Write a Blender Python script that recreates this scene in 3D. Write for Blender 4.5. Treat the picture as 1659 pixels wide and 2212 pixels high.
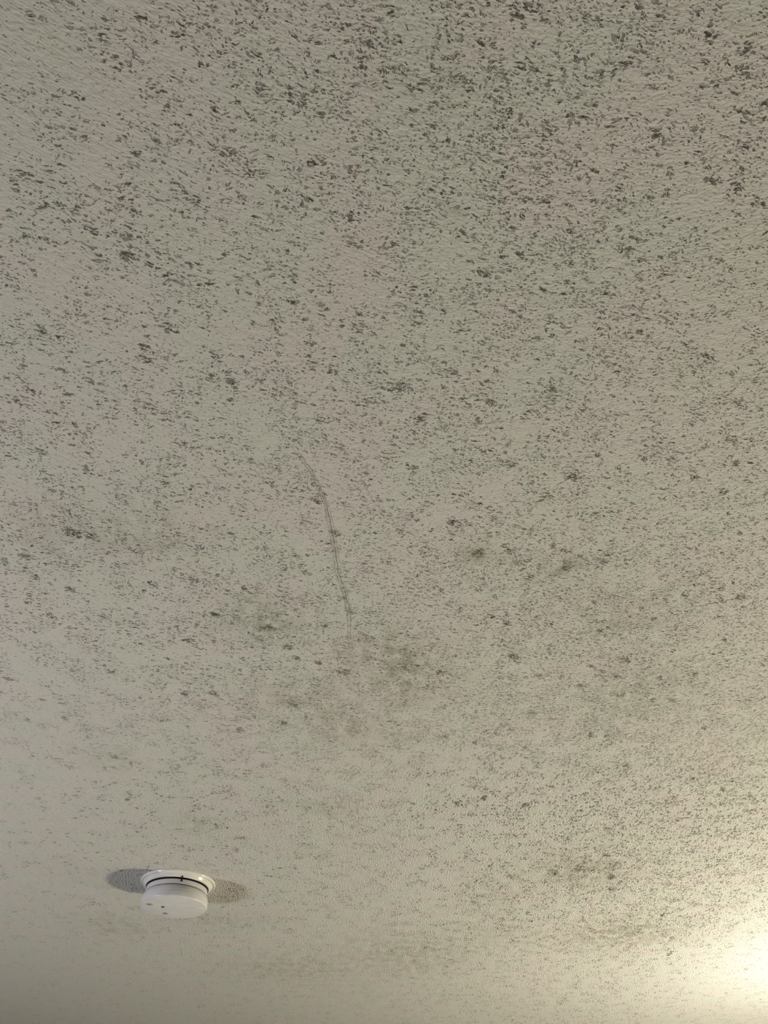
import bpy, bmesh, math
import numpy as np
from mathutils import Vector, Matrix

SC = bpy.context.scene
COL = SC.collection
for o in list(bpy.data.objects):
    bpy.data.objects.remove(o)

# ------------------------------------------------------------------ camera
CEIL = 2.30                      # ceiling height
H = 0.46                         # the phone is held this far below the ceiling
CAMZ = CEIL - H
cam_d = bpy.data.cameras.new('camera')
cam = bpy.data.objects.new('camera', cam_d)
COL.objects.link(cam)
SC.camera = cam
cam_d.sensor_fit = 'VERTICAL'
cam_d.sensor_height = 36.0
cam_d.lens = 1534.0 / 2212.0 * 36.0
cam_d.clip_start = 0.01
cam.matrix_world = (Matrix.Translation((0, 0, CAMZ))
                    @ Matrix.Rotation(math.radians(90 + 47.309), 4, 'X')
                    @ Matrix.Rotation(math.radians(-0.455), 4, 'Z'))

# ------------------------------------------------------------------ light
SC.view_settings.view_transform = 'Standard'
SC.view_settings.look = 'None'
SC.view_settings.gamma = 1.0
SC.view_settings.use_curve_mapping = False
SC.view_settings.exposure = 0.0
SC.cycles.max_bounces = 4
SC.cycles.diffuse_bounces = 1
SC.cycles.glossy_bounces = 1
SC.cycles.caustics_reflective = False
SC.cycles.caustics_refractive = False
world = bpy.data.worlds.new('world')
SC.world = world
world.use_nodes = True
world.node_tree.nodes['Background'].inputs[0].default_value = (0.02, 0.02, 0.02, 1)

def lamp(name, loc, color, watts, radius):
    d = bpy.data.lights.new(name, 'POINT')
    d.color = color
    d.energy = watts
    d.shadow_soft_size = radius
    o = bpy.data.objects.new(name, d)
    o.location = loc
    COL.objects.link(o)
    return o
# three lamps of the room, all outside the frame: a warm one to the right, a small one close under the
# ceiling past the right edge, and a cooler shaded one to the left behind the camera
lamp('warm_lamp', (1.403, 1.472, CEIL - 1.086), (1.0, 0.905, 0.645), 98.0, 0.085)
lamp('wall_lamp', (1.03, 1.69, CEIL - 0.33), (1.0, 0.97, 0.87), 8.2, 0.05)
d = bpy.data.lights.new('cool_lamp', 'AREA')
d.shape = 'DISK'; d.size = 0.22; d.energy = 19.3; d.color = (0.965, 0.97, 1.0)
o = bpy.data.objects.new('cool_lamp', d)
o.location = (-1.68, 0.267, CEIL - 0.925)
o.rotation_euler = Vector((2.885, 2.185, 0.0)).to_track_quat('-Z', 'Y').to_euler()
COL.objects.link(o)
# stain survey: x, y, half-width, half-depth in metres on the ceiling, strength
MOULD = [(-0.182, 0.0752, 0.0278, 0.0226, 0.15),(-0.1296, 0.0756, 0.0279, 0.0226, 0.35),(-0.0771, 0.0759, 0.0279, 0.0226, 0.55),(-0.0245, 0.0763, 0.0279, 0.0226, 0.7),(0.0281, 0.0766, 0.028, 0.0227, 0.8),(0.0808, 0.077, 0.028, 0.0227, 0.8),(0.1335, 0.0773, 0.028, 0.0227, 0.75),(0.1863, 0.0777, 0.0281, 0.0228, 0.7),(-0.1972, 0.1218, 0.0301, 0.0264, 0.35),(-0.1405, 0.1222, 0.0301, 0.0264, 0.5),(-0.0838, 0.1227, 0.0302, 0.0265, 0.55),(-0.027, 0.1231, 0.0302, 0.0265, 0.6),(0.0299, 0.1235, 0.0303, 0.0265, 0.75),(0.0869, 0.1239, 0.0303, 0.0266, 0.75),(0.144, 0.1243, 0.0303, 0.0266, 0.6),(0.2011, 0.1247, 0.0304, 0.0266, 0.5),(-0.2151, 0.1767, 0.0328, 0.0313, 0.4),(-0.1535, 0.1772, 0.0328, 0.0313, 0.45),(-0.0917, 0.1777, 0.0328, 0.0314, 0.45),(-0.0298, 0.1782, 0.0329, 0.0314, 0.5),(0.0321, 0.1787, 0.0329, 0.0315, 0.6),(0.0942, 0.1792, 0.033, 0.0315, 0.7),(0.1563, 0.1796, 0.033, 0.0315, 0.6),(0.2185, 0.1801, 0.0331, 0.0316, 0.4),(-0.2365, 0.2422, 0.0359, 0.0376, 0.4),(-0.1689, 0.2428, 0.036, 0.0377, 0.4),(-0.1011, 0.2434, 0.036, 0.0378, 0.4),(-0.0333, 0.244, 0.0361, 0.0378, 0.45),(0.0347, 0.2446, 0.0362, 0.0379, 0.55),(0.1028, 0.2452, 0.0362, 0.0379, 0.6),(0.171, 0.2458, 0.0363, 0.038, 0.6),(0.2393, 0.2464, 0.0363, 0.0381, 0.5),(-0.2625, 0.3218, 0.0398, 0.0462, 0.45),(-0.1876, 0.3226, 0.0398, 0.0463, 0.45),(-0.1126, 0.3233, 0.0399, 0.0464, 0.5),(-0.0374, 0.324, 0.04, 0.0464, 0.6),(0.0379, 0.3247, 0.0401, 0.0465, 0.6),(0.1133, 0.3255, 0.0401, 0.0466, 0.65),(0.1889, 0.3262, 0.0402, 0.0467, 0.6),(0.2646, 0.3269, 0.0403, 0.0468, 0.6),(-0.2948, 0.4206, 0.0445, 0.058, 0.5),(-0.2109, 0.4215, 0.0446, 0.0582, 0.5),(-0.1268, 0.4224, 0.0447, 0.0583, 0.45),(-0.0426, 0.4233, 0.0448, 0.0584, 0.5),(0.0418, 0.4242, 0.0449, 0.0585, 0.55),(0.1264, 0.4251, 0.045, 0.0586, 0.6),(0.2111, 0.4261, 0.0451, 0.0587, 0.6),(0.296, 0.427, 0.0452, 0.0588, 0.7),(-0.3359, 0.5464, 0.0506, 0.0751, 0.5),(-0.2405, 0.5476, 0.0507, 0.0753, 0.5),(-0.1449, 0.5487, 0.0508, 0.0754, 0.6),(-0.0492, 0.5499, 0.051, 0.0756, 0.6),(0.0468, 0.5511, 0.0511, 0.0758, 0.7),(0.143, 0.5523, 0.0512, 0.0759, 0.85),(0.2395, 0.5535, 0.0513, 0.0761, 0.8),(0.3361, 0.5547, 0.0514, 0.0763, 0.75),(-0.39, 0.7121, 0.0586, 0.101, 0.3),(-0.2795, 0.7137, 0.0587, 0.1012, 0.4),(-0.1688, 0.7152, 0.0589, 0.1015, 0.55),(-0.0579, 0.7168, 0.0591, 0.1018, 0.65),(0.0534, 0.7184, 0.0592, 0.102, 0.7),(0.165, 0.72, 0.0594, 0.1023, 0.7),(0.2769, 0.7216, 0.0595, 0.1026, 0.8),(0.389, 0.7232, 0.0597, 0.1028, 0.7),(-0.4644, 0.9402, 0.0696, 0.143, 0.15),(-0.3333, 0.9425, 0.0698, 0.1435, 0.25),(-0.2018, 0.9447, 0.07, 0.1439, 0.35),(-0.0698, 0.9469, 0.0702, 0.1444, 0.35),(0.0625, 0.9492, 0.0704, 0.1448, 0.35),(0.1953, 0.9514, 0.0707, 0.1453, 0.55),(0.3285, 0.9537, 0.0709, 0.1457, 0.75),(0.4621, 0.9559, 0.0711, 0.1462, 0.8),(-0.5735, 1.2743, 0.0856, 0.2182, 0.15),(-0.4121, 1.2777, 0.0859, 0.2191, 0.2),(-0.2501, 1.2811, 0.0863, 0.2199, 0.25),(-0.0874, 1.2845, 0.0866, 0.2208, 0.3),(0.0759, 1.2879, 0.0869, 0.2216, 0.3),(0.2398, 1.2913, 0.0873, 0.2225, 0.45),(0.4044, 1.2947, 0.0876, 0.2234, 0.7),(0.5695, 1.2982, 0.0879, 0.2243, 0.7),(-0.7486, 1.8104, 0.1113, 0.3741, 0.08),(-0.5387, 1.8161, 0.1118, 0.376, 0.1),(-0.3277, 1.8219, 0.1124, 0.3779, 0.15),(-0.1157, 1.8277, 0.113, 0.3798, 0.2),(0.0974, 1.8335, 0.1135, 0.3818, 0.25),(0.3116, 1.8393, 0.1141, 0.3837, 0.3),(0.5268, 1.8452, 0.1147, 0.3857, 0.35),(0.7431, 1.8511, 0.1152, 0.3877, 0.2)]
SMUDGE = [(-0.2215, 0.447, 0.0542, 0.035, 0.3), (-0.3048, 0.446, 0.0333, 0.0349, 0.25), (-0.1277, 0.5664, 0.0517, 0.037, 0.35), (0.004, 0.6309, 0.0549, 0.0416, 0.55), (0.0356, 0.6927, 0.0474, 0.037, 0.4), (-0.0975, 0.7096, 0.064, 0.0381, 0.3), (0.0862, 0.4775, 0.0216, 0.0124, 0.6), (0.1721, 0.5007, 0.031, 0.0195, 0.45), (-0.047, 0.7809, 0.0565, 0.0427, 0.3), (0.3251, 1.2346, 0.0846, 0.0883, 0.55), (0.4644, 1.5483, 0.1274, 0.0958, 0.6), (0.1815, 1.3349, 0.065, 0.1099, 0.25), (0.0603, 1.6681, 0.1342, 0.1537, 0.35), (-0.2166, 1.7565, 0.1392, 0.0996, 0.3), (-0.3094, 1.4648, 0.0865, 0.0503, 0.2), (0.2892, 0.6962, 0.0848, 0.0747, 0.25), (0.2436, 0.5637, 0.0706, 0.0442, 0.3), (0.0458, 0.1664, 0.0088, 0.0058, 0.3), (0.0282, 0.0921, 0.034, 0.0182, 0.15), (-0.1153, 0.5816, 0.0143, 0.0091, 0.5), (0.2181, 1.529, 0.0539, 0.0805, 0.2), (-0.5145, 1.4855, 0.0697, 0.0642, 0.25), (-0.2768, 1.0484, 0.0409, 0.039, 0.25), (-0.3553, 0.8553, 0.0358, 0.0299, 0.2), (-0.0886, 0.9916, 0.0461, 0.0289, 0.25)]
CLUSTER = [(-0.1846, 0.0611, 0.0043, 0.002), (-0.1809, 0.0626, 0.0024, 0.0011), (-0.1455, 0.0632, 0.002, 0.0009), (-0.1279, 0.0623, 0.004, 0.0018), (-0.1109, 0.0697, 0.0024, 0.0011), (-0.1135, 0.0763, 0.0018, 0.0009), (-0.0767, 0.0596, 0.0016, 0.0008), (-0.0922, 0.0636, 0.0018, 0.0008), (-0.0758, 0.0706, 0.0024, 0.0011), (-0.0585, 0.0735, 0.0024, 0.0012), (-0.0394, 0.0715, 0.0024, 0.0011), (-0.1724, 0.0992, 0.0034, 0.0017), (-0.1765, 0.1041, 0.0019, 0.001), (-0.1871, 0.1081, 0.0019, 0.001), (-0.1221, 0.105, 0.0028, 0.0014), (-0.0954, 0.1052, 0.0019, 0.001), (-0.0831, 0.1029, 0.003, 0.0015), (-0.0485, 0.1027, 0.0055, 0.0028), (-0.0695, 0.0803, 0.0033, 0.0016), (-0.0413, 0.08, 0.0037, 0.0018), (-0.0687, 0.0942, 0.0031, 0.0015), (-0.0203, 0.0678, 0.0024, 0.0011), (-0.008, 0.0742, 0.0024, 0.0012), (-0.0984, 0.0845, 0.0029, 0.0014), (-0.1283, 0.091, 0.0019, 0.0009), (-0.1544, 0.1219, 0.002, 0.001), (-0.1742, 0.1192, 0.002, 0.001), (-0.1453, 0.1296, 0.004, 0.0021), (-0.1912, 0.1254, 0.0031, 0.0016), (-0.1941, 0.1344, 0.0027, 0.0014), (-0.1984, 0.1391, 0.0027, 0.0014), (-0.2182, 0.1395, 0.0023, 0.0012), (-0.2092, 0.1593, 0.0032, 0.0018), (-0.2032, 0.1588, 0.0023, 0.0013), (-0.2349, 0.162, 0.0019, 0.0011), (-0.1577, 0.1629, 0.0033, 0.0018), (-0.1156, 0.1567, 0.0028, 0.0015), (-0.0993, 0.1576, 0.0021, 0.0011), (-0.0853, 0.1575, 0.0021, 0.0011), (-0.0808, 0.1678, 0.0021, 0.0012), (-0.1849, 0.1763, 0.0031, 0.0017), (-0.1663, 0.1795, 0.0026, 0.0015), (-0.2116, 0.1852, 0.0024, 0.0014), (-0.1694, 0.1917, 0.0054, 0.0031), (-0.1849, 0.1925, 0.0034, 0.002), (-0.1021, 0.1907, 0.0029, 0.0017), (-0.0559, 0.1849, 0.0034, 0.0019), (-0.0356, 0.1092, 0.0026, 0.0013), (-0.0373, 0.1343, 0.0049, 0.0026), (-0.0506, 0.0973, 0.0025, 0.0012), (-0.0801, 0.1406, 0.0036, 0.0019), (-0.0898, 0.13, 0.0044, 0.0023), (-0.1197, 0.1127, 0.0019, 0.001), (-0.1279, 0.1983, 0.0022, 0.0013), (-0.1525, 0.1981, 0.0034, 0.002), (-0.0476, 0.1572, 0.0032, 0.0018), (-0.022, 0.1688, 0.0033, 0.0018), (-0.0166, 0.1867, 0.0034, 0.0019), (-0.0594, 0.2075, 0.003, 0.0018), (-0.0493, 0.2178, 0.0028, 0.0017), (-0.0627, 0.2252, 0.0036, 0.0022), (-0.2409, 0.2465, 0.0042, 0.0026), (-0.2395, 0.2787, 0.0044, 0.0028), (-0.2309, 0.2514, 0.0024, 0.0015), (-0.2403, 0.2981, 0.0028, 0.0019), (-0.2649, 0.2979, 0.0045, 0.003), (-0.1941, 0.238, 0.0023, 0.0014), (-0.1485, 0.2455, 0.0037, 0.0023), (-0.1728, 0.2582, 0.0037, 0.0024), (-0.1738, 0.2695, 0.0043, 0.0028), (-0.1225, 0.2673, 0.0032, 0.0021), (-0.1664, 0.2984, 0.0023, 0.0017), (-0.1503, 0.2969, 0.0022, 0.0016), (-0.0929, 0.288, 0.0033, 0.0022), (-0.1141, 0.2903, 0.0039, 0.0026), (-0.1164, 0.3051, 0.0028, 0.0019), (-0.0745, 0.2462, 0.0032, 0.002), (-0.0524, 0.2581, 0.0032, 0.002), (-0.0502, 0.3243, 0.0041, 0.0028), (-0.0332, 0.3519, 0.0036, 0.0025), (-0.015, 0.236, 0.0023, 0.0014), (-0.0116, 0.3074, 0.0023, 0.0017), (-0.0579, 0.4095, 0.0039, 0.0029), (-0.0321, 0.4152, 0.0029, 0.0022), (-0.28, 0.3057, 0.0034, 0.0023), (-0.2784, 0.3541, 0.0036, 0.0026), (-0.2462, 0.3734, 0.0031, 0.0022), (-0.3028, 0.3699, 0.0028, 0.002), (-0.1083, 0.3511, 0.0036, 0.0025), (-0.0938, 0.3892, 0.0041, 0.003), (-0.1856, 0.3872, 0.0038, 0.0028), (-0.259, 0.329, 0.0026, 0.0018), (-0.0765, 0.2647, 0.0027, 0.0017), (-0.0405, 0.2288, 0.0031, 0.0019), (-0.0369, 0.2806, 0.0039, 0.0025), (-0.0702, 0.3445, 0.0036, 0.0025), (0.0577, 0.0867, 0.0021, 0.001), (0.1231, 0.09, 0.0021, 0.001), (0.1223, 0.0928, 0.0025, 0.0012), (0.0982, 0.0808, 0.0029, 0.0014), (0.1073, 0.0815, 0.0025, 0.0012), (0.0715, 0.0612, 0.0028, 0.0013), (0.0895, 0.0654, 0.002, 0.0009), (0.1167, 0.0645, 0.0024, 0.0011), (0.1311, 0.073, 0.0032, 0.0015), (0.1477, 0.0689, 0.0024, 0.0011), (0.179, 0.0729, 0.0032, 0.0015), (0.2015, 0.0795, 0.0041, 0.002), (0.202, 0.0888, 0.0029, 0.0014), (0.1799, 0.0842, 0.0025, 0.0012), (0.0605, 0.0751, 0.0024, 0.0012), (0.0541, 0.0746, 0.0024, 0.0012), (0.0864, 0.088, 0.0025, 0.0012), (0.0962, 0.0926, 0.0019, 0.0009), (0.0438, 0.0911, 0.0033, 0.0016), (0.0381, 0.0832, 0.0029, 0.0014), (0.0205, 0.0978, 0.003, 0.0015), (0.0658, 0.1028, 0.003, 0.0015), (0.0181, 0.1084, 0.0021, 0.0011), (0.0986, 0.1175, 0.0044, 0.0022), (0.0982, 0.1237, 0.0031, 0.0016), (0.1637, 0.1217, 0.0035, 0.0018), (0.1702, 0.1255, 0.0022, 0.0011), (0.1876, 0.1144, 0.0026, 0.0013), (0.209, 0.1097, 0.0039, 0.002), (0.2021, 0.1133, 0.0026, 0.0013), (0.2047, 0.1481, 0.0046, 0.0025), (0.2203, 0.1433, 0.0023, 0.0012), (0.167, 0.1574, 0.0033, 0.0018), (0.1775, 0.1534, 0.0032, 0.0017), (0.2164, 0.1578, 0.0028, 0.0015), (0.0841, 0.1554, 0.0028, 0.0015), (0.0677, 0.1498, 0.0032, 0.0017), (0.062, 0.1197, 0.0026, 0.0013), (0.0265, 0.1207, 0.0026, 0.0013), (0.0185, 0.1269, 0.002, 0.001), (0.0442, 0.1402, 0.0023, 0.0012), (0.0917, 0.1583, 0.0023, 0.0013), (0.1038, 0.1612, 0.0033, 0.0018), (0.1185, 0.1621, 0.0023, 0.0013), (0.1515, 0.1658, 0.0021, 0.0012), (0.1522, 0.176, 0.0029, 0.0016), (0.1601, 0.1912, 0.0054, 0.0031), (0.109, 0.1862, 0.0029, 0.0017), (0.1214, 0.1788, 0.0026, 0.0015), (0.126, 0.1879, 0.0024, 0.0014), (0.1248, 0.1988, 0.0027, 0.0016), (0.085, 0.2016, 0.0022, 0.0013), (0.0918, 0.1938, 0.0029, 0.0017), (0.0669, 0.2063, 0.0045, 0.0026), (0.171, 0.1985, 0.0022, 0.0013), (0.1738, 0.2104, 0.003, 0.0018), (0.1878, 0.2041, 0.0022, 0.0013), (0.1978, 0.2123, 0.0023, 0.0013), (0.0525, 0.1782, 0.0043, 0.0024), (0.0505, 0.1935, 0.0024, 0.0014), (0.0651, 0.1695, 0.0021, 0.0012), (0.1504, 0.2185, 0.0025, 0.0015), (0.1981, 0.1854, 0.0022, 0.0012), (0.2194, 0.238, 0.0031, 0.0019), (0.1834, 0.251, 0.0032, 0.002), (0.1793, 0.2546, 0.0021, 0.0015), (0.1111, 0.2551, 0.0029, 0.0018), (0.1175, 0.2424, 0.0021, 0.0014), (0.0695, 0.2367, 0.0031, 0.0019), (0.051, 0.2814, 0.0044, 0.0029), (0.0415, 0.2619, 0.0027, 0.0017), (0.015, 0.2951, 0.0062, 0.0041), (0.0062, 0.2971, 0.0023, 0.0017), (0.083, 0.3096, 0.0046, 0.0031), (0.1101, 0.3259, 0.0026, 0.0018), (0.1352, 0.3351, 0.003, 0.002), (0.1411, 0.3152, 0.0026, 0.0017), (0.1559, 0.3175, 0.0023, 0.0017), (0.1474, 0.2902, 0.0025, 0.0016), (0.1933, 0.2378, 0.0023, 0.0014), (0.2611, 0.3078, 0.0029, 0.0019), (0.2768, 0.3122, 0.0035, 0.0023), (0.2813, 0.348, 0.0036, 0.0025), (0.2626, 0.2853, 0.0022, 0.0016), (0.2789, 0.2775, 0.0019, 0.0016), (0.2927, 0.3167, 0.0023, 0.0017), (0.1754, 0.3611, 0.003, 0.0022), (0.1607, 0.3857, 0.0044, 0.0032), (0.1042, 0.3701, 0.0043, 0.0031), (0.0799, 0.3554, 0.003, 0.0021), (0.0236, 0.3742, 0.0043, 0.0031), (0.0262, 0.3229, 0.0035, 0.0024), (0.1423, 0.4063, 0.0038, 0.0029), (0.2146, 0.3663, 0.0028, 0.002), (0.2626, 0.3867, 0.0038, 0.0028), (0.2911, 0.4026, 0.0038, 0.0029), (0.293, 0.372, 0.0031, 0.0022), (0.219, 0.2598, 0.0024, 0.0015), (0.2353, 0.2694, 0.0025, 0.0016), (-0.2798, 0.4463, 0.0073, 0.0058), (-0.2643, 0.4506, 0.0054, 0.0042), (-0.3339, 0.4758, 0.0055, 0.0045), (-0.3351, 0.5046, 0.0042, 0.0035), (-0.2272, 0.4709, 0.0041, 0.0033), (-0.1705, 0.4654, 0.0041, 0.0033), (-0.138, 0.4479, 0.0027, 0.0023), (-0.2245, 0.5159, 0.0043, 0.0036), (-0.3546, 0.5419, 0.0037, 0.0032), (-0.1717, 0.5622, 0.0045, 0.004), (-0.2849, 0.5645, 0.0034, 0.003), (-0.3387, 0.5638, 0.0037, 0.0033), (-0.307, 0.5216, 0.0043, 0.0037), (-0.0822, 0.4787, 0.0041, 0.0034), (-0.0754, 0.5011, 0.0035, 0.0029), (-0.1359, 0.5237, 0.0029, 0.0027), (-0.0439, 0.4489, 0.0047, 0.0037), (-0.0417, 0.5387, 0.0029, 0.0028), (-0.0333, 0.5603, 0.0034, 0.003), (-0.0474, 0.6644, 0.0058, 0.0056), (-0.12, 0.5815, 0.0038, 0.0034), (-0.1323, 0.6031, 0.0039, 0.0036), (-0.1045, 0.6171, 0.0047, 0.0044), (-0.0963, 0.6362, 0.004, 0.0038), (-0.0719, 0.6467, 0.0049, 0.0046), (-0.1541, 0.6371, 0.0024, 0.0034), (-0.198, 0.7034, 0.0042, 0.0042), (-0.2301, 0.7048, 0.0034, 0.0038), (-0.1073, 0.7288, 0.0043, 0.0044), (-0.125, 0.7691, 0.0045, 0.0047), (-0.1776, 0.7843, 0.0045, 0.0048), (-0.1597, 0.8705, 0.0043, 0.0049), (-0.3478, 0.8494, 0.0057, 0.0064), (-0.384, 0.7549, 0.004, 0.0041), (-0.4369, 1.0, 0.0047, 0.0059), (-0.4308, 0.9573, 0.0041, 0.0055), (-0.3631, 0.9696, 0.0026, 0.0056), (-0.3553, 0.9517, 0.0026, 0.0055), (-0.2391, 0.9468, 0.0041, 0.0054), (-0.3035, 0.6609, 0.0037, 0.0035), (-0.4206, 0.6727, 0.0037, 0.0036), (-0.3801, 0.7248, 0.003, 0.0039), (-0.4299, 0.7594, 0.0035, 0.0041), (-0.2367, 0.636, 0.0024, 0.0034), (-0.183, 0.5097, 0.0043, 0.0036), (-0.0628, 0.5823, 0.0034, 0.0031), (-0.2103, 0.6037, 0.0035, 0.0032), (0.0622, 0.4374, 0.0066, 0.0051), (0.0746, 0.4375, 0.0033, 0.0026), (0.1161, 0.4748, 0.0041, 0.0033), (0.0862, 0.4775, 0.0041, 0.0034), (0.1266, 0.4905, 0.0042, 0.0034), (0.1715, 0.4975, 0.0042, 0.0035), (0.2049, 0.4883, 0.0042, 0.0034), (0.1819, 0.4817, 0.0035, 0.0028), (0.2073, 0.4789, 0.0035, 0.0028), (0.3313, 0.5293, 0.0044, 0.0037), (0.3402, 0.5723, 0.003, 0.003), (0.3542, 0.5435, 0.0052, 0.0045), (0.2978, 0.5393, 0.0029, 0.0028), (0.3369, 0.5468, 0.0037, 0.0032), (0.2747, 0.5752, 0.0034, 0.003), (0.2623, 0.6469, 0.0057, 0.0054), (0.2242, 0.5959, 0.0035, 0.0032), (0.2413, 0.6684, 0.0037, 0.0036), (0.2263, 0.6576, 0.0033, 0.0035), (0.223, 0.6953, 0.0038, 0.0038), (0.1728, 0.6763, 0.0037, 0.0036), (0.2587, 0.6775, 0.0033, 0.0036), (0.3095, 0.6827, 0.0038, 0.0037), (0.3462, 0.6742, 0.0033, 0.0036), (0.3157, 0.6966, 0.0034, 0.0037), (0.14, 0.6411, 0.0057, 0.0053), (0.1258, 0.5809, 0.0038, 0.0034), (0.108, 0.5694, 0.0038, 0.0033), (0.0606, 0.6659, 0.0037, 0.0036), (0.1395, 0.6804, 0.0025, 0.0036), (0.1754, 0.7529, 0.004, 0.0041), (0.1547, 0.7893, 0.0036, 0.0043), (0.2539, 0.8016, 0.0042, 0.0045), (0.274, 0.802, 0.0037, 0.0044), (0.3904, 0.7874, 0.0027, 0.0043), (0.1118, 0.8218, 0.0042, 0.0046), (0.0729, 0.8044, 0.0042, 0.0045), (0.1358, 0.7999, 0.0028, 0.0044), (0.3122, 0.725, 0.0043, 0.0044), (0.3017, 0.7152, 0.0034, 0.0038), (0.3339, 0.7253, 0.0035, 0.0039), (0.2721, 0.7148, 0.0043, 0.0043), (0.0989, 0.9876, 0.0042, 0.0058), (0.1986, 0.9966, 0.0048, 0.0059), (0.1371, 0.974, 0.0042, 0.0057), (0.3499, 1.1695, 0.0053, 0.0073), (0.3886, 1.3177, 0.0058, 0.0087), (0.3157, 1.2247, 0.0073, 0.0104), (0.3405, 1.2349, 0.0055, 0.0079), (0.3776, 1.2655, 0.0063, 0.0091), (0.2695, 1.4781, 0.0042, 0.0102), (0.5103, 1.4462, 0.0035, 0.0099), (0.5858, 1.6814, 0.0047, 0.0124), (0.5112, 0.9734, 0.0037, 0.0056), (0.4653, 0.9519, 0.0031, 0.0055), (0.3141, 0.8782, 0.0044, 0.005), (0.4169, 0.9178, 0.004, 0.0052), (0.2586, 1.4284, 0.0034, 0.0097), (0.2805, 1.2435, 0.0049, 0.0079), (0.1697, 1.2122, 0.0048, 0.0076)]
CRACK_A = [(-0.0836, 0.3307), (-0.0713, 0.3577), (-0.0621, 0.3758), (-0.0568, 0.3937), (-0.0514, 0.415), (-0.0495, 0.4373), (-0.0482, 0.4578), (-0.0468, 0.4791), (-0.0458, 0.5014), (-0.0405, 0.5317), (-0.0386, 0.5529), (-0.0378, 0.5788), (-0.0399, 0.6059), (-0.0452, 0.6386)]
CRACK_B = [(-0.0694, 0.3567), (-0.0601, 0.3748), (-0.0548, 0.3927), (-0.0494, 0.4139), (-0.047, 0.4362), (-0.0456, 0.4566), (-0.0441, 0.4779), (-0.043, 0.5002), (-0.0377, 0.5304), (-0.0358, 0.5515), (-0.0349, 0.5773), (-0.0369, 0.6044), (-0.0422, 0.637)]

# ------------------------------------------------------------------ helpers
def link(name, me, mat=None, parent=None, smooth=False):
    o = bpy.data.objects.new(name, me)
    COL.objects.link(o)
    if mat is not None:
        me.materials.append(mat)
    if smooth:
        me.polygons.foreach_set('use_smooth', [True] * len(me.polygons))
    if parent is not None:
        o.parent = parent
    return o

def node_mat(name):
    m = bpy.data.materials.new(name)
    m.use_nodes = True
    nt = m.node_tree
    nt.nodes.clear()
    return m, nt

class G:
    """tiny node-graph writer"""
    def __init__(s, nt): s.nt = nt
    def put(s, sock, v):
        if isinstance(v, bpy.types.NodeSocket): s.nt.links.new(v, sock)
        elif v is not None: sock.default_value = v
    def math(s, op, a, b=None, c=None, clamp=False):
        n = s.nt.nodes.new('ShaderNodeMath'); n.operation = op; n.use_clamp = clamp
        for i, v in enumerate((a, b, c)):
            if v is not None: s.put(n.inputs[i], v)
        return n.outputs[0]
    def vec(s, op, a, b):
        n = s.nt.nodes.new('ShaderNodeVectorMath'); n.operation = op
        s.put(n.inputs[0], a); s.put(n.inputs[1], b)
        return n.outputs[0]
    flat = False
    def noise(s, v, scale=1.0, detail=0.0, rough=0.5, color=False):
        n = s.nt.nodes.new('ShaderNodeTexNoise')
        if s.flat: n.noise_dimensions = '2D'
        s.put(n.inputs['Vector'], v)
        n.inputs['Scale'].default_value = scale
        n.inputs['Detail'].default_value = detail
        n.inputs['Roughness'].default_value = rough
        return n.outputs['Color' if color else 'Fac']
    def smooth(s, v, lo, hi, a=0.0, b=1.0):
        n = s.nt.nodes.new('ShaderNodeMapRange'); n.interpolation_type = 'SMOOTHSTEP'
        s.put(n.inputs['Value'], v); s.put(n.inputs['From Min'], lo); s.put(n.inputs['From Max'], hi)
        n.inputs['To Min'].default_value = a; n.inputs['To Max'].default_value = b
        return n.outputs[0]
    def mapping(s, v, rot=0.0, scale=(1, 1, 1), loc=(0, 0, 0)):
        n = s.nt.nodes.new('ShaderNodeMapping')
        s.put(n.inputs['Vector'], v)
        n.inputs['Rotation'].default_value = (0, 0, rot)
        n.inputs['Scale'].default_value = scale
        n.inputs['Location'].default_value = loc
        return n.outputs[0]
    def mix(s, f, a, b):
        n = s.nt.nodes.new('ShaderNodeMix'); n.data_type = 'RGBA'
        s.put(n.inputs[0], f); s.put(n.inputs[6], a); s.put(n.inputs[7], b)
        return n.outputs[2]
    def attr(s, name):
        n = s.nt.nodes.new('ShaderNodeAttribute'); n.attribute_name = name
        return n.outputs['Fac']

def plain(name, col, rough=0.5, spec=0.5, bump=0.0, bscale=400.0):
    m, nt = node_mat(name); g = G(nt)
    out = nt.nodes.new('ShaderNodeOutputMaterial'); b = nt.nodes.new('ShaderNodeBsdfPrincipled')
    tc = nt.nodes.new('ShaderNodeTexCoord').outputs['Object']
    n = g.noise(tc, bscale * 0.12, 3.0)
    c2 = tuple(c * 0.93 for c in col) + (1,)
    nt.links.new(g.mix(g.smooth(n, 0.35, 0.7), tuple(col) + (1,), c2), b.inputs['Base Color'])
    b.inputs['Roughness'].default_value = rough
    b.inputs['Specular IOR Level'].default_value = spec
    if bump:
        bn = nt.nodes.new('ShaderNodeBump'); bn.inputs['Distance'].default_value = bump
        nt.links.new(g.noise(tc, bscale, 2.0), bn.inputs['Height'])
        nt.links.new(bn.outputs[0], b.inputs['Normal'])
    nt.links.new(b.outputs[0], out.inputs['Surface'])
    return m

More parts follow.
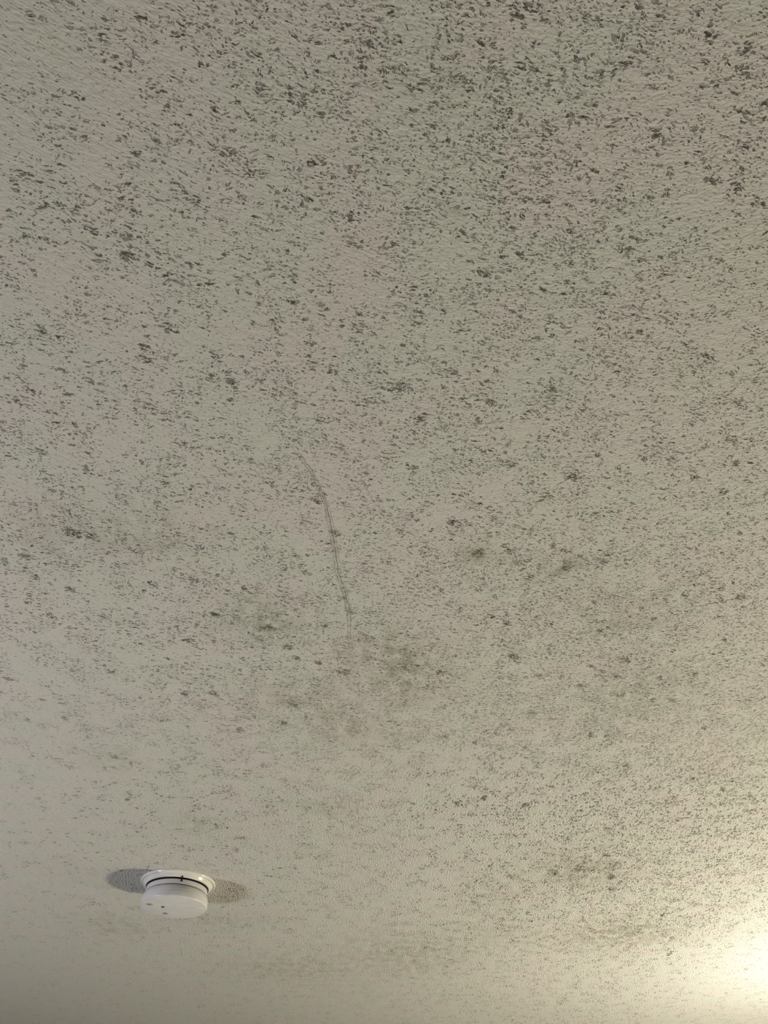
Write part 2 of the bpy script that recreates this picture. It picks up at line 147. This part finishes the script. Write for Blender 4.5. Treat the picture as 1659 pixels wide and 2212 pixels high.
# ------------------------------------------------------------------ ceiling material
def ceiling_material():
    m, nt = node_mat('stippled_mouldy_ceiling_paint'); g = G(nt); g.flat = True
    out = nt.nodes.new('ShaderNodeOutputMaterial'); b = nt.nodes.new('ShaderNodeBsdfPrincipled')
    P = nt.nodes.new('ShaderNodeTexCoord').outputs['Object']
    dens, smu = g.attr('mould'), g.attr('smudge')
    clu = g.attr('cluster')
    # gentle warp so nothing runs straight
    sep = nt.nodes.new('ShaderNodeSeparateXYZ'); nt.links.new(P, sep.inputs[0])
    px, py = sep.outputs[0], sep.outputs[1]
    # the tool was swept in wide arcs: the grain turns from one side of the room to the other
    bend = g.math('MULTIPLY', g.math('MULTIPLY', px, px), 0.80)
    yc = g.math('ADD', py, g.math('MULTIPLY_ADD', px, -0.27, bend))
    com = nt.nodes.new('ShaderNodeCombineXYZ')
    g.put(com.inputs[0], px); g.put(com.inputs[1], yc)
    ARC = com.outputs[0]
    w = g.noise(P, 55.0, 1.0, color=True)
    w = g.vec('SUBTRACT', w, (0.5, 0.5, 0.5))
    w2 = g.vec('MULTIPLY', g.vec('SUBTRACT', g.noise(P, 160.0, 1.0, color=True), (0.5, 0.5, 0.5)), (0.002, 0.002, 0.0))
    w = g.vec('ADD', g.vec('MULTIPLY', w, (0.008, 0.008, 0.0)), w2)
    Q = g.vec('ADD', P, w)
    R = g.mapping(Q, rot=-0.26)
    far = g.smooth(py, 0.60, 1.05)
    side = g.smooth(px, -0.25, 0.15)
    # relief of the plaster
    grain = g.noise(g.mapping(ARC, scale=(340, 640, 1)), 1.0, 1.0, 0.55)
    grain2 = g.noise(P, 420.0, 0.5)
    grain = g.mix(g.math('MULTIPLY', far, 0.8), grain, grain2)
    lump = g.noise(g.mapping(g.vec('ADD', ARC, w), scale=(110, 240, 1)), 1.0, 0.0)
    # fine combed ridges that break the mould into short bars
    wob = g.noise(g.mapping(P, scale=(190, 110, 1)), 1.0, 0.5)
    ph = g.math('MULTIPLY_ADD', px, 4300.0, g.math('MULTIPLY', wob, 40.0))
    comb = g.math('MULTIPLY_ADD', g.math('SINE', ph), 0.5, 0.5)
    comb_on = g.math('MULTIPLY', g.smooth(px, -0.17, -0.05, 0.35, 1.0), g.smooth(py, 0.55, 0.85, 1.0, 0.15))
    comb_on = g.math('MULTIPLY', comb_on, g.smooth(g.noise(P, 90.0, 1.0), 0.38, 0.52))
    # blots of mould, each its own spot in a hollow; how many and how large follows the survey
    drift = g.noise(P, 34.0, 1.0)
    amt = g.math('ADD', dens, g.math('MULTIPLY_ADD', drift, 1.6, -0.80))
    amt = g.math('ADD', amt, g.math('MULTIPLY', clu, 0.85))
    rag = g.noise(g.mapping(R, scale=(480, 900, 1)), 1.0, 1.0, 0.65)
    def spots(vec, sc, loc, r0, r1, ragamt):
        n = nt.nodes.new('ShaderNodeTexVoronoi'); n.voronoi_dimensions = '2D'; n.feature = 'F1'
        n.inputs['Scale'].default_value = 1.0
        nt.links.new(g.mapping(vec, scale=sc, loc=loc), n.inputs['Vector'])
        cs = nt.nodes.new('ShaderNodeSeparateColor'); nt.links.new(n.outputs['Color'], cs.inputs[0])
        on = g.math('SUBTRACT', g.math('MULTIPLY_ADD', amt, 0.9, -0.02), cs.outputs[0])   # > 0 where the cell has mould
        rad = g.math('MULTIPLY_ADD', g.math('POWER', cs.outputs[1], 2.0), r1, r0)
        rad = g.math('ADD', rad, g.math('MULTIPLY', clu, 0.20))
        rad = g.math('MULTIPLY', rad, g.smooth(on, -0.04, 0.10))
        d = g.math('SUBTRACT', rad, n.outputs['Distance'])
        d = g.math('ADD', d, g.math('MULTIPLY_ADD', rag, ragamt, -0.5 * ragamt))
        return g.smooth(d, 0.0, 0.16), cs.outputs[2]
    s_near, tone_n = spots(R, (150, 400, 1), (0, 0, 0), 0.14, 0.34, 1.15)
    s_right, _ = spots(Q, (265, 150, 1), (3, 5, 0), 0.25, 0.32, 0.9)
    s_left, _ = spots(Q, (165, 210, 1), (9, 2, 0), 0.18, 0.36, 1.1)
    hollow = g.mix(far, s_near, g.mix(side, s_left, s_right))
    s_small, _ = spots(R, (330, 640, 1), (1, 8, 0), 0.14, 0.32, 0.8)
    small = g.math('MULTIPLY', s_small, g.math('SUBTRACT', 1.0, g.math('MULTIPLY', far, 0.4)))
    cut = g.math('SUBTRACT', 1.0, g.math('MULTIPLY', g.math('MULTIPLY', g.smooth(comb, 0.35, 0.8), comb_on), 0.95))
    stain = g.math('MULTIPLY', hollow, cut)
    patchy = g.math('MULTIPLY', g.smooth(g.noise(P, 300.0, 2.0), 0.36, 0.60, 0.6, 1.0), g.math('MULTIPLY_ADD', tone_n, 0.35, 0.72))
    patchy = g.math('ADD', patchy, g.math('MULTIPLY', clu, 0.3), None, True)
    stain = g.math('MULTIPLY', g.math('MAXIMUM', stain, g.math('MULTIPLY', small, 0.75)), patchy)
    stain = g.math('MULTIPLY', stain, g.smooth(dens, 0.0, 0.4, 0.6, 1.0))
    # height in metres (down is positive towards the room)
    h = g.math('MULTIPLY', grain, g.math('MULTIPLY_ADD', far, 0.0019, 0.00055))
    h = g.math('MULTIPLY_ADD', lump, 0.00045, h)
    h = g.math('MULTIPLY_ADD', stain, -0.0012, h)
    bn = nt.nodes.new('ShaderNodeBump')
    bn.inputs['Strength'].default_value = 1.0; bn.inputs['Distance'].default_value = 1.0
    nt.links.new(h, bn.inputs['Height'])
    # colours
    tint = g.noise(P, 13.0, 2.0)
    base = g.mix(g.smooth(tint, 0.44, 0.56), (0.582, 0.586, 0.553, 1), (0.598, 0.574, 0.560, 1))
    soft = g.math('MULTIPLY', smu, g.smooth(g.noise(g.mapping(P, scale=(60, 42, 1)), 1.0, 3.0, 0.6), 0.28, 0.72))
    base = g.mix(g.math('MULTIPLY', soft, 1.3, None, True), base, (0.27, 0.26, 0.19, 1))
    hue = g.noise(P, 130.0, 1.0)
    mc = g.mix(g.smooth(hue, 0.45, 0.6), (0.078, 0.080, 0.066, 1), (0.098, 0.086, 0.052, 1))
    col = g.mix(g.math('MULTIPLY', stain, 0.97), base, mc)
    nt.links.new(col, b.inputs['Base Color'])
    b.inputs['Roughness'].default_value = 0.85
    b.inputs['Specular IOR Level'].default_value = 0.15
    nt.links.new(bn.outputs[0], b.inputs['Normal'])
    nt.links.new(b.outputs[0], out.inputs['Surface'])
    return m

# ------------------------------------------------------------------ room shell
X0, X1, Y0, Y1 = -2.1, 1.9, -1.35, 3.05

def axis_lines(fine, coarse_lo, coarse_hi):
    return np.concatenate([coarse_lo, fine, coarse_hi])
xs = axis_lines(np.arange(-0.62, 0.6201, 0.0025), np.linspace(X0, -0.63, 90), np.linspace(0.63, X1, 90))
ys = axis_lines(np.arange(0.03, 0.80, 0.0025), np.linspace(Y0, 0.02, 60), np.arange(0.805, Y1 + 0.004, 0.0075))
nx, ny = len(xs), len(ys)
gx, gy = np.meshgrid(xs, ys)
gx, gy = gx.ravel(), gy.ravel()
mould = np.zeros(gx.size); wsum = np.full(gx.size, 1e-6)
for (x, y, sx, sy, v) in MOULD:
    wgt = np.exp(-np.minimum(0.8 * (((gx - x) / sx) ** 2 + ((gy - y) / sy) ** 2), 60))
    mould += wgt * v; wsum += wgt
mould = np.where(wsum > 1e-4, mould / wsum, 0.3)
smudge = np.zeros(gx.size)
for (x, y, sx, sy, v) in SMUDGE:
    smudge += v * np.exp(-np.minimum(((gx - x) / sx) ** 2 + ((gy - y) / sy) ** 2, 60))
cluster = np.zeros(gx.size)
for (x, y, sx, sy) in CLUSTER:
    q = ((gx - x) / (sx * 1.1)) ** 2 + ((gy - y - 0.25 * (gx - x)) / (sy * 1.1)) ** 2
    cluster = np.maximum(cluster, np.exp(-np.minimum(q ** 2 * 0.7, 60)))
rng = np.random.default_rng(4)
def value_noise(x, y, cell, seed):
    r = np.random.default_rng(seed); N = 257
    t = r.random((N, N))
    fx, fy = x / cell, y / cell
    ix, iy = np.floor(fx).astype(int), np.floor(fy).astype(int)
    tx, ty = fx - ix, fy - iy
    tx, ty = tx * tx * (3 - 2 * tx), ty * ty * (3 - 2 * ty)
    a = t[iy % N, ix % N]; b_ = t[iy % N, (ix + 1) % N]; c = t[(iy + 1) % N, ix % N]; d = t[(iy + 1) % N, (ix + 1) % N]
    return (a * (1 - tx) + b_ * tx) * (1 - ty) + (c * (1 - tx) + d * tx) * ty
# slow undulation of the plaster plus the larger lumps, as real geometry
u1 = gx; u2 = gy - 0.27 * gx + 0.80 * gx * gx
gz = CEIL - 0.0003 * value_noise(u1 / 1.7, u2, 0.0055, 3) - 0.0015 * value_noise(gx, gy, 0.16, 5)
me = bpy.data.meshes.new('ceiling')
idx = np.arange(nx * ny).reshape(ny, nx)
quads = np.stack([idx[:-1, :-1], idx[1:, :-1], idx[1:, 1:], idx[:-1, 1:]], -1).reshape(-1, 4)
me.vertices.add(nx * ny)
me.vertices.foreach_set('co', np.stack([gx, gy, gz], 1).astype(np.float32).ravel())
me.loops.add(quads.size)
me.loops.foreach_set('vertex_index', quads.astype(np.int32).ravel())
me.polygons.add(len(quads))
me.polygons.foreach_set('loop_start', np.arange(0, quads.size, 4, dtype=np.int32))
me.update(calc_edges=True)
for nm, arr in (('mould', mould), ('smudge', smudge), ('cluster', cluster)):
    a = me.attributes.new(nm, 'FLOAT', 'POINT')
    a.data.foreach_set('value', arr.astype(np.float32))
me.polygons.foreach_set('use_smooth', np.ones(len(quads), dtype=bool))
ceiling = link('ceiling', me, ceiling_material())
ceiling['kind'] = 'structure'

def slab(name, x0, x1, y0, y1, z0, z1, mat):
    bm = bmesh.new()
    bmesh.ops.create_cube(bm, size=1.0)
    for v in bm.verts:
        v.co = Vector(((x0 + x1) / 2 + v.co.x * (x1 - x0), (y0 + y1) / 2 + v.co.y * (y1 - y0), (z0 + z1) / 2 + v.co.z * (z1 - z0)))
    me = bpy.data.meshes.new(name); bm.to_mesh(me); bm.free()
    o = link(name, me, mat); o['kind'] = 'structure'
    return o
wall_m = plain('painted_wall', (0.26, 0.255, 0.24), 0.8, 0.2, 0.0008, 220)
floor_m = plain('carpet_floor', (0.13, 0.125, 0.12), 0.95, 0.1, 0.002, 300)
T = 0.1
slab('floor', X0, X1, Y0, Y1, -T, 0, floor_m)
slab('wall_left', X0 - T, X0, Y0, Y1, -T, CEIL + T, wall_m)
slab('wall_right', X1, X1 + T, Y0, Y1, -T, CEIL + T, wall_m)
slab('wall_back', X0 - T, X1 + T, Y1, Y1 + T, -T, CEIL + T, wall_m)
slab('wall_front', X0 - T, X1 + T, Y0 - T, Y0, -T, CEIL + T, wall_m)

# ------------------------------------------------------------------ hairline crack, two strands
def strand(name, pts, r, mat, parent):
    pts = [Vector((x, y, CEIL - 0.0013)) for x, y in pts]
    fine = []
    rg = np.random.default_rng(len(pts))
    for a, b_ in zip(pts[:-1], pts[1:]):
        n = max(2, int((b_ - a).length / 0.004))
        for k in range(n):
            q = a.lerp(b_, k / n)
            q.x += (rg.random() - 0.5) * 0.0011
            fine.append(q)
    fine.append(pts[-1])
    bm = bmesh.new(); rings = []
    for i, q in enumerate(fine):
        d = (fine[min(i + 1, len(fine) - 1)] - fine[max(i - 1, 0)]).normalized()
        s = Vector((-d.y, d.x, 0)); rr = r * (0.6 + 0.8 * rg.random())
        rings.append([bm.verts.new(q + s * rr), bm.verts.new(q + Vector((0, 0, -rr))), bm.verts.new(q - s * rr)])
    for a, b_ in zip(rings[:-1], rings[1:]):
        for k in range(2):
            bm.faces.new((a[k], a[k + 1], b_[k + 1], b_[k]))
    me = bpy.data.meshes.new(name); bm.to_mesh(me); bm.free()
    return link(name, me, mat, parent)
crack_m = plain('dusty_crack', (0.42, 0.41, 0.36), 0.9, 0.1)
strand('hairline_crack', CRACK_A, 0.00022, crack_m, ceiling)
strand('hairline_crack', CRACK_B, 0.00022, crack_m, ceiling)

# ------------------------------------------------------------------ smoke detector
DX, DY = -0.76555 * H, 2.76464 * H
det = bpy.data.objects.new('smoke_detector', None)
det.location = (DX, DY, CEIL - 0.0008)
COL.objects.link(det)
det['label'] = 'round white plastic smoke detector mounted on the speckled ceiling'
det['category'] = 'smoke detector'

white = plain('white_plastic', (0.67, 0.66, 0.68), 0.38, 0.45)
gloss = plain('glossy_white_plastic', (0.78, 0.76, 0.73), 0.16, 0.5)
dark = plain('black_gap', (0.012, 0.010, 0.008), 0.7, 0.2)
grey = plain('grey_grille', (0.24, 0.23, 0.20), 0.7, 0.2)
green = plain('dark_green_lens', (0.035, 0.075, 0.05), 0.3, 0.5)

def lathe(name, prof, mat, parent, n=96, cap_end=False, cap_start=False):
    """prof: (radius, drop below ceiling) in units of H"""
    bm = bmesh.new(); rings = []
    for r, z in prof:
        rings.append([bm.verts.new((r * H * math.cos(2 * math.pi * k / n), r * H * math.sin(2 * math.pi * k / n), -z * H)) for k in range(n)])
    for a, b_ in zip(rings[:-1], rings[1:]):
        for k in range(n):
            bm.faces.new((a[k], a[(k + 1) % n], b_[(k + 1) % n], b_[k]))
    if cap_end: bm.faces.new(rings[-1])
    if cap_start: bm.faces.new(rings[0])
    bmesh.ops.recalc_face_normals(bm, faces=bm.faces)
    me = bpy.data.meshes.new(name); bm.to_mesh(me); bm.free()
    o = link(name, me, mat, parent, smooth=True)
    md = o.modifiers.new('edges', 'EDGE_SPLIT'); md.split_angle = math.radians(38)
    return o

base = lathe('mounting_plate', [(0.1335, -0.004), (0.1345, 0.003), (0.1335, 0.0065), (0.131, 0.0085), (0.1285, 0.0085), (0.1265, 0.0075),
      (0.1245, 0.008), (0.1225, 0.0105), (0.119, 0.0165), (0.1165, 0.0195), (0.1135, 0.0205), (0.111, 0.0195), (0.109, 0.016), (0.080, 0.016)], gloss, det)
lathe('dark_gap', [(0.1055, 0.012), (0.1055, 0.030)], dark, det)
lathe('neck', [(0.080, 0.0245), (0.1075, 0.0245), (0.1085, 0.0255), (0.1088, 0.0397), (0.1078, 0.0405), (0.100, 0.0405)], white, det)
lathe('vent_slit', [(0.1035, 0.0395), (0.1035, 0.0450)], dark, det)
body = lathe('housing', [(0.100, 0.0434), (0.1088, 0.0434), (0.1098, 0.0441), (0.1125, 0.050), (0.1150, 0.0558), (0.1158, 0.0600), (0.1158, 0.0640),
      (0.1166, 0.0648), (0.1168, 0.0665), (0.1166, 0.0800), (0.1158, 0.0826), (0.1140, 0.0843), (0.1115, 0.0850), (0.05, 0.0852), (0.001, 0.0852)], white, det, cap_end=True)
# notch crossing the gap: a small dark keyed slot at the front of the plate
def arc_box(name, ang, w, r0, r1, z0, z1, mat, parent):
    bm = bmesh.new()
    bmesh.ops.create_cube(bm, size=1.0)
    for v in bm.verts:
        v.co = Vector(((r0 + r1) / 2 + v.co.x * (r1 - r0), v.co.y * w, -((z0 + z1) / 2 + v.co.z * (z1 - z0)))) * H
    bmesh.ops.bevel(bm, geom=bm.edges[:], offset=0.0006 * H, segments=1, affect='EDGES')
    bmesh.ops.rotate(bm, verts=bm.verts, cent=(0, 0, 0), matrix=Matrix.Rotation(ang, 3, 'Z'))
    me = bpy.data.meshes.new(name); bm.to_mesh(me); bm.free()
    return link(name, me, mat, parent)
NA = math.radians(-70)
arc_box('locking_tab', NA, 0.0045, 0.104, 0.1120, 0.0150, 0.0330, dark, det)
arc_box('locking_tab', NA, 0.0035, 0.1110, 0.1185, 0.0165, 0.0215, dark, det)

def disc(name, x, y, r, n, mat, lift=0.0006, stretch=1.0):
    bm = bmesh.new()
    z0 = -0.0852 * H
    top = [bm.verts.new((x + r * stretch * math.cos(2 * math.pi * k / n), y + r * math.sin(2 * math.pi * k / n), z0 + 0.0002)) for k in range(n)]
    bot = [bm.verts.new((x + 0.9 * r * stretch * math.cos(2 * math.pi * k / n), y + 0.9 * r * math.sin(2 * math.pi * k / n), z0 - lift)) for k in range(n)]
    for k in range(n):
        bm.faces.new((top[k], top[(k + 1) % n], bot[(k + 1) % n], bot[k]))
    bm.faces.new(bot[::-1])
    bmesh.ops.recalc_face_normals(bm, faces=bm.faces)
    me = bpy.data.meshes.new(name); bm.to_mesh(me); bm.free()
    return link(name, me, mat, body)
RR = 0.11618 * H
def grille(px, py, r):
    # hexagonal pad with a ring of finer vent holes round it
    pad = disc('sounder_grille', px * RR, py * RR, r, 6, grey, 0.0003)
    return pad
grille(-0.673, -0.314, 0.0042)
grille(-0.358, 0.475, 0.0038)
disc('status_light', -0.307 * RR, -0.103 * RR, 0.0026, 20, green, 0.0009)
for (px, py, r) in ((-0.673, -0.314, 0.0042), (-0.358, 0.475, 0.0038)):
    for k in range(6):
        a = k * math.pi / 3
        disc('vent_hole', px * RR + 1.28 * r * math.cos(a), py * RR + 1.28 * r * math.sin(a), r * 0.22, 6, grey, 0.0003)
# shallow raised seam curving across the right of the face
pts = []
for k in range(25):
    t = k / 24
    x = -0.21 + t * (0.955 + 0.21)
    y = -0.33 + 0.03 * t + 0.55 * max(0, t - 0.1) ** 2.2 * 0.95
    pts.append((x * RR, y * RR))
bm = bmesh.new(); rings = []
for x, y in pts:
    rings.append([bm.verts.new((x, y - 0.0006, -0.0851 * H)), bm.verts.new((x, y, -0.0852 * H - 0.0005)), bm.verts.new((x, y + 0.0006, -0.0851 * H))])
for a, b_ in zip(rings[:-1], rings[1:]):
    for k in range(2):
        bm.faces.new((a[k], a[k + 1], b_[k + 1], b_[k]))
me = bpy.data.meshes.new('face_seam'); bm.to_mesh(me); bm.free()
link('face_seam', me, white, body)
